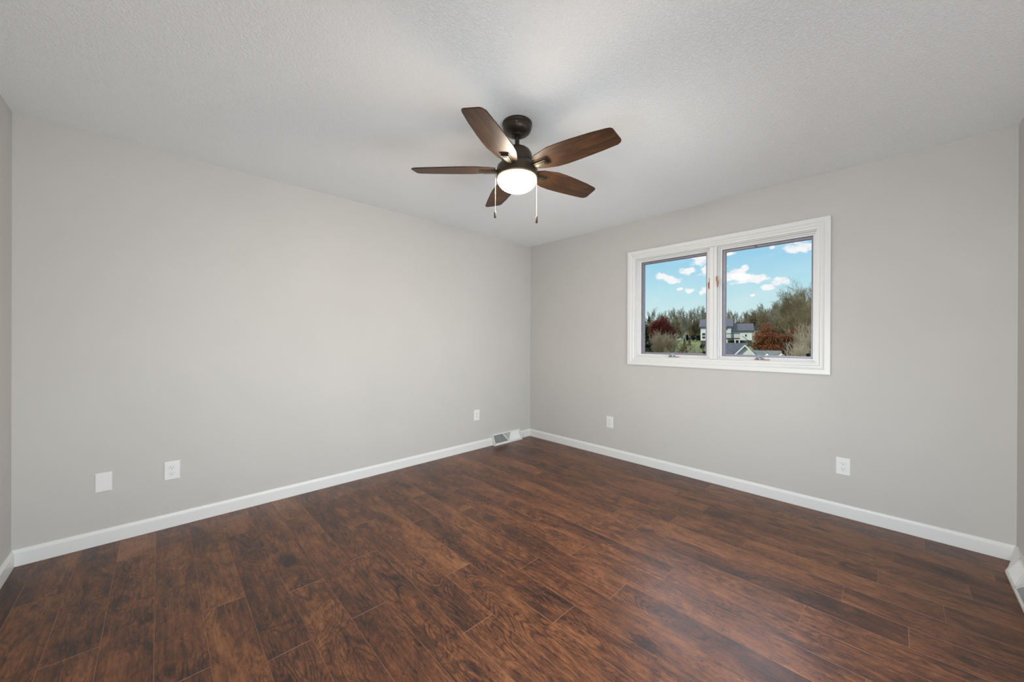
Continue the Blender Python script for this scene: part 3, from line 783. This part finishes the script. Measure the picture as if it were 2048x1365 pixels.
# ---- tree line on the ridge: copies of four bare trees
ridge = [bare_mesh('bare_tree', 11+i, M_bark_far, 10.0, n=(10, 6, 5, 3), rmin=0.024, r0=0.15, ang=(18, 45), ratio=0.50, up=0.10) for i in range(4)]
def copy_obj(src, loc, sc_, rz):
    c = src.copy(); COL.objects.link(c); c.location = loc; c.scale = sc_; c.rotation_euler = (0, 0, rz); return c
rr = random.Random(5)
sky = [(1230, 628), (1283, 632), (1300, 619), (1312, 615), (1322, 622), (1340, 618), (1358, 611), (1370, 613), (1385, 608), (1400, 604), (1415, 604), (1440, 608), (1452, 609), (1462, 616), (1474, 615), (1486, 620),
       (1495, 616), (1505, 621), (1512, 608), (1524, 606), (1535, 604), (1545, 600), (1560, 596), (1580, 592), (1600, 590), (1630, 588), (1680, 590)]
def skyv(u):
    for (a_, va), (b_, vb) in zip(sky[:-1], sky[1:]):
        if a_ <= u <= b_: return va+(vb-va)*(u-a_)/(b_-a_)
    return 610
protos = []
RL = 'bare leafless tree in the hazy tree line along the ridge'
for i in range(96):
    u = 1232+(i+0.5+rr.uniform(-.3, .3))*(450/96); D = 150+(i*3 % 5)*13+rr.uniform(-2, 2)
    v = skyv(min(u, 1679))+rr.uniform(-3, 16)
    b0, h0 = spot(u, v, D)
    sc_ = h0/10.0; w_ = sc_*rr.uniform(0.55, 0.8)
    if i < 4:
        o = link('bare_tree', ridge[i]); o.location = b0; o.scale = (w_, w_, sc_); protos.append(o)
    else: o = copy_obj(protos[i % 4], b0, (w_, w_, sc_), rr.uniform(0, 6.28))
    tag(o, RL, 'tree', 'bare trees along the ridge')
# mid slope, brown-olive, lower and denser
midm = [bare_mesh('slope_tree', 31+i, M_bark_mid, 8.0, stems=3, n=(8, 6, 5, 3), rmin=0.020, r0=0.09, ang=(20, 55), ratio=0.48, up=0.05, spread=0.35) for i in range(3)]
pm = []
for i in range(84):
    u = 1236+(i+0.5+rr.uniform(-.3, .3))*(440/84); D = 116+(i*3 % 4)*9.5+rr.uniform(-1.5, 1.5)
    v = rr.uniform(630, 655) if u < 1500 else rr.uniform(612, 650)
    b0, h0 = spot(u, v, D); h0 = max(2.0, h0)
    sc_ = h0/8.0; w_ = sc_*rr.uniform(0.65, 0.95)
    if i < 3:
        o = link('slope_tree', midm[i]); o.location = b0; o.scale = (w_, w_, sc_); pm.append(o)
    else: o = copy_obj(pm[i % 3], b0, (w_, w_, sc_), rr.uniform(0, 6.28))
    tag(o, 'brownish bare tree in the dense growth on the slope below the ridge', 'tree', 'brown bare trees on the slope')

def bare_tree(u, v, D, label, m_, seed, wide=1.0, name='bare_tree', group=None, **kw):
    b0, h0 = spot(u, v, D)
    me = bare_mesh(name, seed, m_, h0, **kw)
    o = link(name, me); o.location = b0; o.scale = (wide, wide, 1)
    return tag(o, label, 'tree', group)
# tall bare trees at the right
FT = dict(n=(12, 7, 6, 5), rmin=0.010)
bare_tree(1613, 550, 92, 'tallest bare tree reaching up at the right edge of the right pane', M_bark_mid, 101, stems=2, r0=0.16, spread=0.25, ang=(18, 42), **FT)
bare_tree(1588, 570, 106, 'spreading bare tree just left of the tallest one in the right pane', M_bark_mid, 102, stems=2, r0=0.15, spread=0.3, ang=(20, 48), **FT)
bare_tree(1552, 594, 108, 'rounded bare tree with fine arching twigs above the rust oaks', M_bark_far, 103, stems=1, r0=0.14, ang=(25, 60), **FT)
bare_tree(1640, 562, 74, 'bare tree partly cut off by the right side of the window', M_bark_mid, 104, stems=2, r0=0.15, spread=0.25, **FT)
bare_tree(1608, 610, 80, 'dense olive brown thicket tree under the tallest bare tree', M_bark_mid, 105, stems=4, r0=0.07, spread=0.35, ang=(18, 45), n=(10, 6, 5, 4), rmin=0.012)
bare_tree(1570, 626, 88, 'olive brown thicket tree behind the smaller rust oak', M_bark_mid, 106, stems=4, r0=0.07, spread=0.35, ang=(18, 45), n=(10, 6, 5, 4), rmin=0.012)
bare_tree(1626, 640, 52, 'tan leaning shrub in the lower right corner of the right pane', M_bark_tan, 107, stems=9, n=(8, 6, 5, 3), r0=0.045, rmin=0.010, spread=0.35, ang=(15, 35))
bare_tree(1612, 674, 46, 'tan twiggy shrub in front of the smaller rust oak', M_bark_tan, 108, stems=9, n=(8, 6, 5, 3), r0=0.04, rmin=0.010, spread=0.35, ang=(15, 35))
# left pane
bare_tree(1327, 652, 60, 'pale tan bare tree standing in front of the dark red tree', M_bark_tan, 111, stems=7, n=(10, 7, 5, 4), r0=0.07, rmin=0.009, spread=0.45, ang=(15, 40))
bare_tree(1351, 674, 55, 'low brown twiggy shrub right of the pale tan tree', M_bark_mid, 112, stems=10, n=(8, 6, 5, 3), r0=0.05, rmin=0.010, spread=0.9, ang=(15, 40))
bare_tree(1313, 672, 52, 'brown brush at the foot of the pale tan tree', M_bark_mid, 118, stems=10, n=(8, 6, 5, 3), r0=0.05, rmin=0.010, spread=0.8, ang=(15, 40))
bare_tree(1384, 684, 50, 'wide grey green shrub with upright twigs at the bottom of the left pane', M_bark_grn, 113, stems=14, n=(8, 6, 5, 3), r0=0.04, rmin=0.009, spread=1.0, ang=(12, 32), wide=1.2)
bare_tree(1406, 690, 47, 'grey green shrub in the lower right of the left pane', M_bark_grn, 114, stems=10, n=(7, 6, 5, 3), r0=0.035, rmin=0.009, spread=1.0, ang=(12, 32))
bare_tree(1372, 628, 112, 'slim grey bare tree beside the lawn behind the red tree', M_bark_far, 115, stems=1, n=(13, 7, 5, 4), r0=0.15, rmin=0.014, ang=(15, 38))
bare_tree(1394, 634, 116, 'brown bare tree left of the white two-storey house', M_bark_mid, 116, stems=2, n=(11, 7, 5, 4), r0=0.12, rmin=0.014, spread=0.3, ang=(18, 45))
bare_tree(1352, 634, 116, 'olive bare tree just behind the top right of the red tree', M_bark_mid, 117, stems=2, n=(11, 7, 5, 4), r0=0.12, rmin=0.014, spread=0.3, ang=(18, 45))

def leafy(u, v, D, wpx, m_, label, name, seed, n=5000, size=0.13, zc=0.52, lump=30, trunk=True, cat='tree'):
    b0, h0 = spot(u, v, D)
    w = abs(P(u+wpx, v, D).y-P(u, v, D).y)*0.80
    r = tag(empty(name, b0), label, cat)
    leafy_parts(seed, w, h0, n, size, zc, lump).build('foliage', m_, parent=r, fix=False)
    if trunk:
        me = bare_mesh('trunk', seed+50, M_trunk, h0*0.86, stems=1, n=(7, 5, 3), levels=3, r0=h0*0.018, rmin=0.03, ang=(25, 60), first=(0.2, .2, .2))
        link('trunk', me, r)
    return r
leafy(1322, 619, 80, 36, M_red, 'dark red leafed round tree in the left pane', 'red_leaf_tree', 201, n=24000, size=0.115, zc=0.5, lump=60)
leafy(1536, 630, 63, 46, M_rust, 'large round rust brown oak in the right pane', 'rust_oak_tree', 202, n=32000, size=0.09, zc=0.46, lump=90)
leafy(1583, 637, 67, 36, M_rust, 'smaller rust brown oak right of the large one', 'rust_oak_tree', 203, n=22000, size=0.09, zc=0.46, lump=64)
leafy(1291, 640, 96, 12, M_yel, 'yellowish green tree at the left edge behind the red tree', 'leafy_tree', 204, n=3000, size=0.16)
# conifers
def conifer(u, v, D, w, m_, label, seed, n, size):
    b0, h0 = spot(u, v, D); r = tag(empty('conifer', b0), label, 'tree')
    conifer_mesh(seed, h0, w, n, size, m_, 'x').build('foliage', m_, parent=r, fix=False)
    t_ = MB(); t_.tube((0, 0, -0.3), (0, 0, h0*0.9), h0*0.016, 0.02, 8); t_.build('trunk', M_trunk, parent=r)
conifer(1293, 660, 42, 3.4, M_ever, 'dark green conifer at the lower left corner of the left pane', 301, 9000, 0.16)
conifer(1298, 632, 150, 2.6, M_hedge, 'dark pointed conifer on the skyline left of the red tree', 302, 1500, 0.3)
conifer(1388, 641, 122, 2.2, M_ever, 'dark evergreen between the bare trees behind the lawn', 303, 2600, 0.22)
conifer(1369, 678, 100, 0.65, M_hedge, 'small dark cone shrub on the lawn, left one of the pair', 304, 900, 0.12)
conifer(1379, 676, 100, 0.7, M_hedge, 'small dark cone shrub on the lawn, right one of the pair', 305, 900, 0.12)
leafy(1374, 668, 113, 6, M_hedge, 'dark round shrub at the back of the lawn beside the grey tree', 'hedge_shrub', 211, n=900, size=0.16, zc=0.5, trunk=False, cat='shrub')
leafy(1386, 667, 113, 6, M_hedge, 'dark round shrub in the middle of the back hedge', 'hedge_shrub', 212, n=900, size=0.16, zc=0.5, trunk=False, cat='shrub')
leafy(1397, 668, 113, 6, M_hedge, 'dark round shrub of the back hedge nearest the white house', 'hedge_shrub', 213, n=900, size=0.16, zc=0.5, trunk=False, cat='shrub')
leafy(1405, 678, 74, 9, M_hedge, 'dark evergreen bush below the white house in the left pane', 'hedge_shrub', 214, n=2600, size=0.14, zc=0.5, trunk=False, cat='shrub')
leafy(1369, 684, 80, 7, M_hedge, 'low dark bush on the near side of the lawn', 'hedge_shrub', 215, n=1500, size=0.13, zc=0.5, trunk=False, cat='shrub')
leafy(1455, 703, 49, 4, M_hedge, 'dark bush beside the near grey roof at the left of the right pane', 'hedge_shrub', 216, n=1500, size=0.09, zc=0.5, trunk=False, cat='shrub')

# ---- houses
M_siding, nt, b = mat('pale_lap_siding')
tc = nt.new('ShaderNodeTexCoord').outputs['Object']
sz = nt.new('ShaderNodeSeparateXYZ'); nt.l.new(tc, sz.inputs[0])
lap = nt.math('FRACT', nt.math('MULTIPLY', sz.outputs[2], 5.0))
nt.put(b.inputs['Base Color'], nt.ramp(lap, [(0.0, (0.55, 0.57, 0.50)), (0.12, (0.74, 0.76, 0.68)), (1.0, (0.78, 0.80, 0.72))]))
b.inputs['Roughness'].default_value = 0.7
M_white = simple('white_house_trim', (0.82, 0.82, 0.78), 0.6, var=0.02)
M_shingle = simple('dark_grey_shingles', (0.075, 0.082, 0.095), 0.85, var=0.25, scale=3)
M_shingle2 = simple('weathered_grey_green_shingles', (0.16, 0.18, 0.165), 0.85, var=0.25, scale=3)
M_brick = simple('brown_foundation', (0.12, 0.085, 0.06), 0.9, var=0.2, scale=2)
M_hglass = simple('dark_house_glass', (0.03, 0.04, 0.05), 0.15, var=0.1)
M_deck = simple('dark_deck_wood', (0.045, 0.035, 0.03), 0.8, var=0.2)

def px2(u, v, D): q = P(u, v, D); return q.y, q.z
# white two-storey house on the far side of the lawn
house = tag(empty('white_house', (100, P(1455, 680, 100).y, gz(100, 27))), 'white house with dark grey roofs and a rear deck, seen in both panes', 'house')
def hb(mb, name, m_, parent, label=None, bevel=0.0):
    o_ = parent
    off = Vector((0, 0, 0)); q = o_
    while q is not None: off += q.location; q = q.parent
    mb.v = [tuple(Vector(v)-off) for v in mb.v]
    o = mb.build(name, m_, parent=o_, bevel=bevel)
    if label: o['label'] = label
    return o
def gable_roof_y(mb, x0, x1, y0, y1, ze, zr, th=0.25, ov=0.4):
    """ridge runs along y"""
    xm = (x0+x1)/2
    sec = [(x0-ov, ze-ov*(zr-ze)/(xm-x0)), (xm, zr), (x1+ov, ze-ov*(zr-ze)/(xm-x0)), (x1+ov, ze-ov*(zr-ze)/(xm-x0)+th), (xm, zr+th), (x0-ov, ze-ov*(zr-ze)/(xm-x0)+th)]
    mb.prism(sec, (y1-y0)+2*ov, lambda a_, b_, c_: (a_, y0-ov+c_, b_))
def gable_roof_x(mb, x0, x1, y0, y1, ze, zr, th=0.2, ov=0.4):
    ym = (y0+y1)/2; k_ = (zr-ze)/(ym-y0)
    sec = [(y0-ov, ze-ov*k_), (ym, zr), (y1+ov, ze-ov*k_), (y1+ov, ze-ov*k_+th), (ym, zr+th), (y0-ov, ze-ov*k_+th)]
    mb.prism(sec, (x1-x0)+2*ov, lambda a_, b_, c_: (x0-ov+c_, a_, b_))
D = 100.0
yl, ze = px2(1404, 655, D); ym, _ = px2(1462, 655, D); yr, zw = px2(1503, 661.5, D); _, zb = px2(1480, 681, D); _, zf = px2(1480, 689, D)
_, zr1 = px2(1430, 641, D+4.5); _, zr2 = px2(1480, 649.5, D+4)
m1 = MB(); m1.box((D, ym, zb-0.1), (D+9, yl, ze)); m1.box((D+0.6, yr, zb-0.1), (D+8, ym, zw))
hw = hb(m1, 'walls', M_siding, house)
f1 = MB(); f1.box((D+0.05, yr+0.05, gz(D, yr)-1.5), (D+8.9, yl-0.05, zb)); hb(f1, 'foundation', M_brick, house)
r1 = MB(); gable_roof_y(r1, D, D+9, ym, yl, ze, zr1); hb(r1, 'main_roof', M_shingle, house)
r2 = MB(); gable_roof_y(r2, D+0.6, D+8, yr, ym-0.4, zw, zr2); hb(r2, 'wing_roof', M_shingle, house)
for (ua, ub, va, vb, xx) in ((1490.5, 1493.5, 669, 673.5, D+0.6), (1452.5, 1455, 656.5, 660, D), (1407, 1412.5, 667, 671.5, D), (1407, 1412.5, 673.5, 677.5, D)):
    y_a, z_a = px2(ua, va, xx); y_b, z_b = px2(ub, vb, xx)
    w_ = MB(); w_.box((xx-0.06, y_b-0.1, z_b-0.1), (xx+0.02, y_a+0.1, z_a+0.1)); wo = hb(w_, 'window', M_white, house)
    w2 = MB(); w2.box((xx-0.09, y_b, z_b), (xx-0.05, y_a, z_a)); hb(w2, 'pane', M_hglass, wo)
y_a, z_a = px2(1453, 667, D-3); y_b, z_b = px2(1471, 676.5, D-3)
dk = MB(); dk.box((D-3, y_b, z_b-0.25), (D, y_a+1, z_b)); deck = hb(dk, 'deck', M_deck, house)
rl = MB(); rl.box((D-3, y_b, z_a-0.15), (D-2.9, y_a+1, z_a)); rl.box((D-3, y_b, z_a-0.15), (D, y_b+0.1, z_a))
k_ = y_b
while k_ < y_a+1: rl.box((D-2.98, k_, z_b), (D-2.92, k_+0.05, z_a)); k_ += 0.3
hb(rl, 'railing', M_deck, deck)
for yy in (y_b+0.1, (y_a+y_b)/2, y_a+0.7):
    ps = MB(); ps.box((D-2.9, yy-0.1, gz(D-3, yy)-1), (D-2.7, yy+0.1, z_b-0.25)); hb(ps, 'post', M_white, deck)

house.rotation_euler.z = math.radians(15)

# near house: white gable and grey roofs just below eye level
D = 52.0
house2 = tag(empty('gabled_house', (D, P(1500, 700, D).y, gz(D, 15))), 'near house with a white gable and grey green roof low in the right pane', 'house')
yg, zg = px2(1490, 690.5, D); yL, zE = px2(1452, 727, D); yR, _ = px2(1530, 727, D)
hwid = (yL-yR)/2; yc = yg
m2 = MB(); m2.prism([(yc-hwid, gz(D, yc)-1), (yc+hwid, gz(D, yc)-1), (yc+hwid, zE), (yc, zg-0.12), (yc-hwid, zE)], 5, lambda a_, b_, c_: (D+c_, a_, b_))
hb(m2, 'gable_wall', M_siding, house2)
r3 = MB(); gable_roof_x(r3, D, D+6, yc-hwid, yc+hwid, zE, zg-0.10, th=0.10, ov=0.3); hb(r3, 'gable_roof', M_shingle2, house2)
tr_ = MB(); k_ = (zg-0.10-zE)/hwid
for s_ in (-1, 1):
    tr_.prism([(yc, zg-0.16), (yc, zg+0.03), (yc+s_*(hwid+0.35), zE-0.35*k_-0.02+0.05), (yc+s_*(hwid+0.35), zE-0.35*k_-0.2)], 0.06, lambda a_, b_, c_: (D-0.36+c_, a_, b_))
hb(tr_, 'bargeboard', M_white, house2)
# main block behind, ridge along y, running both ways
_, zm = px2(1465, 688, D+7); ya, _ = px2(1436, 690, D+5); yb, _ = px2(1512, 700, D+5)
m3 = MB(); m3.box((D+3, yb, gz(D, yc)-1), (D+11, ya, zm-2.4)); hb(m3, 'main_walls', M_siding, house2)
r4 = MB(); gable_roof_y(r4, D+3, D+11, yb, ya, zm-2.4, zm, th=0.12, ov=0.3); hb(r4, 'main_roof', M_shingle, house2)
_, zm2 = px2(1540, 703.5, D+6); yb2, _ = px2(1582, 705, D+5)
m4 = MB(); m4.box((D+3.5, yb2, gz(D, yb2)-1), (D+8.5, yb, zm2-1.8)); hb(m4, 'wing_walls', M_siding, house2)
r5 = MB(); gable_roof_y(r5, D+3.5, D+8.5, yb2, yb+0.3, zm2-1.8, zm2, th=0.12, ov=0.3); hb(r5, 'wing_roof', M_shingle2, house2)
for ud in (1543, 1572.5):
    yd, zd = px2(ud, 709.5, D+1.5)
    d_ = MB(); d_.prism([(yd-0.55, zd-0.62), (yd+0.55, zd-0.62), (yd, zd-0.05)], 2.4, lambda a_, b_, c_: (D+1.6+c_, a_, b_)); d_.box((D+1.6, yd-0.55, zd-2.2), (D+4.0, yd+0.55, zd-0.62))
    do = hb(d_, 'dormer', M_siding, house2)
    d2 = MB(); gable_roof_x(d2, D+1.6, D+4.2, yd-0.55, yd+0.55, zd-0.62, zd-0.05, th=0.05, ov=0.12); hb(d2, 'dormer_roof', M_white, do)
house2.rotation_euler.z = math.radians(14)
# far houses half hidden in the trees
for (u, v, D, w, h_, lab) in ((1505, 641, 140, 5.0, 5.5, 'faint gabled house showing between the trees above the rust oak'), (1360, 674, 118, 4.6, 2.4, 'low white building at the back of the lawn beside the red tree')):
    t_ = P(u, v, D); y0, y1 = t_.y-w/2, t_.y+w/2; gb = gz(D, t_.y)
    hs = tag(empty('distant_house', (D, t_.y, gb)), lab, 'house')
    a_ = MB(); ze_ = t_.z-h_*0.42
    a_.prism([(y0, gb-1), (y1, gb-1), (y1, ze_), (t_.y, t_.z-0.1), (y0, ze_)], 7, lambda p_, q_, c_: (D+c_, p_, q_)); hb(a_, 'walls', M_siding, hs)
    a2 = MB(); gable_roof_x(a2, D, D+7, y0, y1, ze_, t_.z-0.05, th=0.2, ov=0.3); hb(a2, 'roof', M_shingle2, hs)
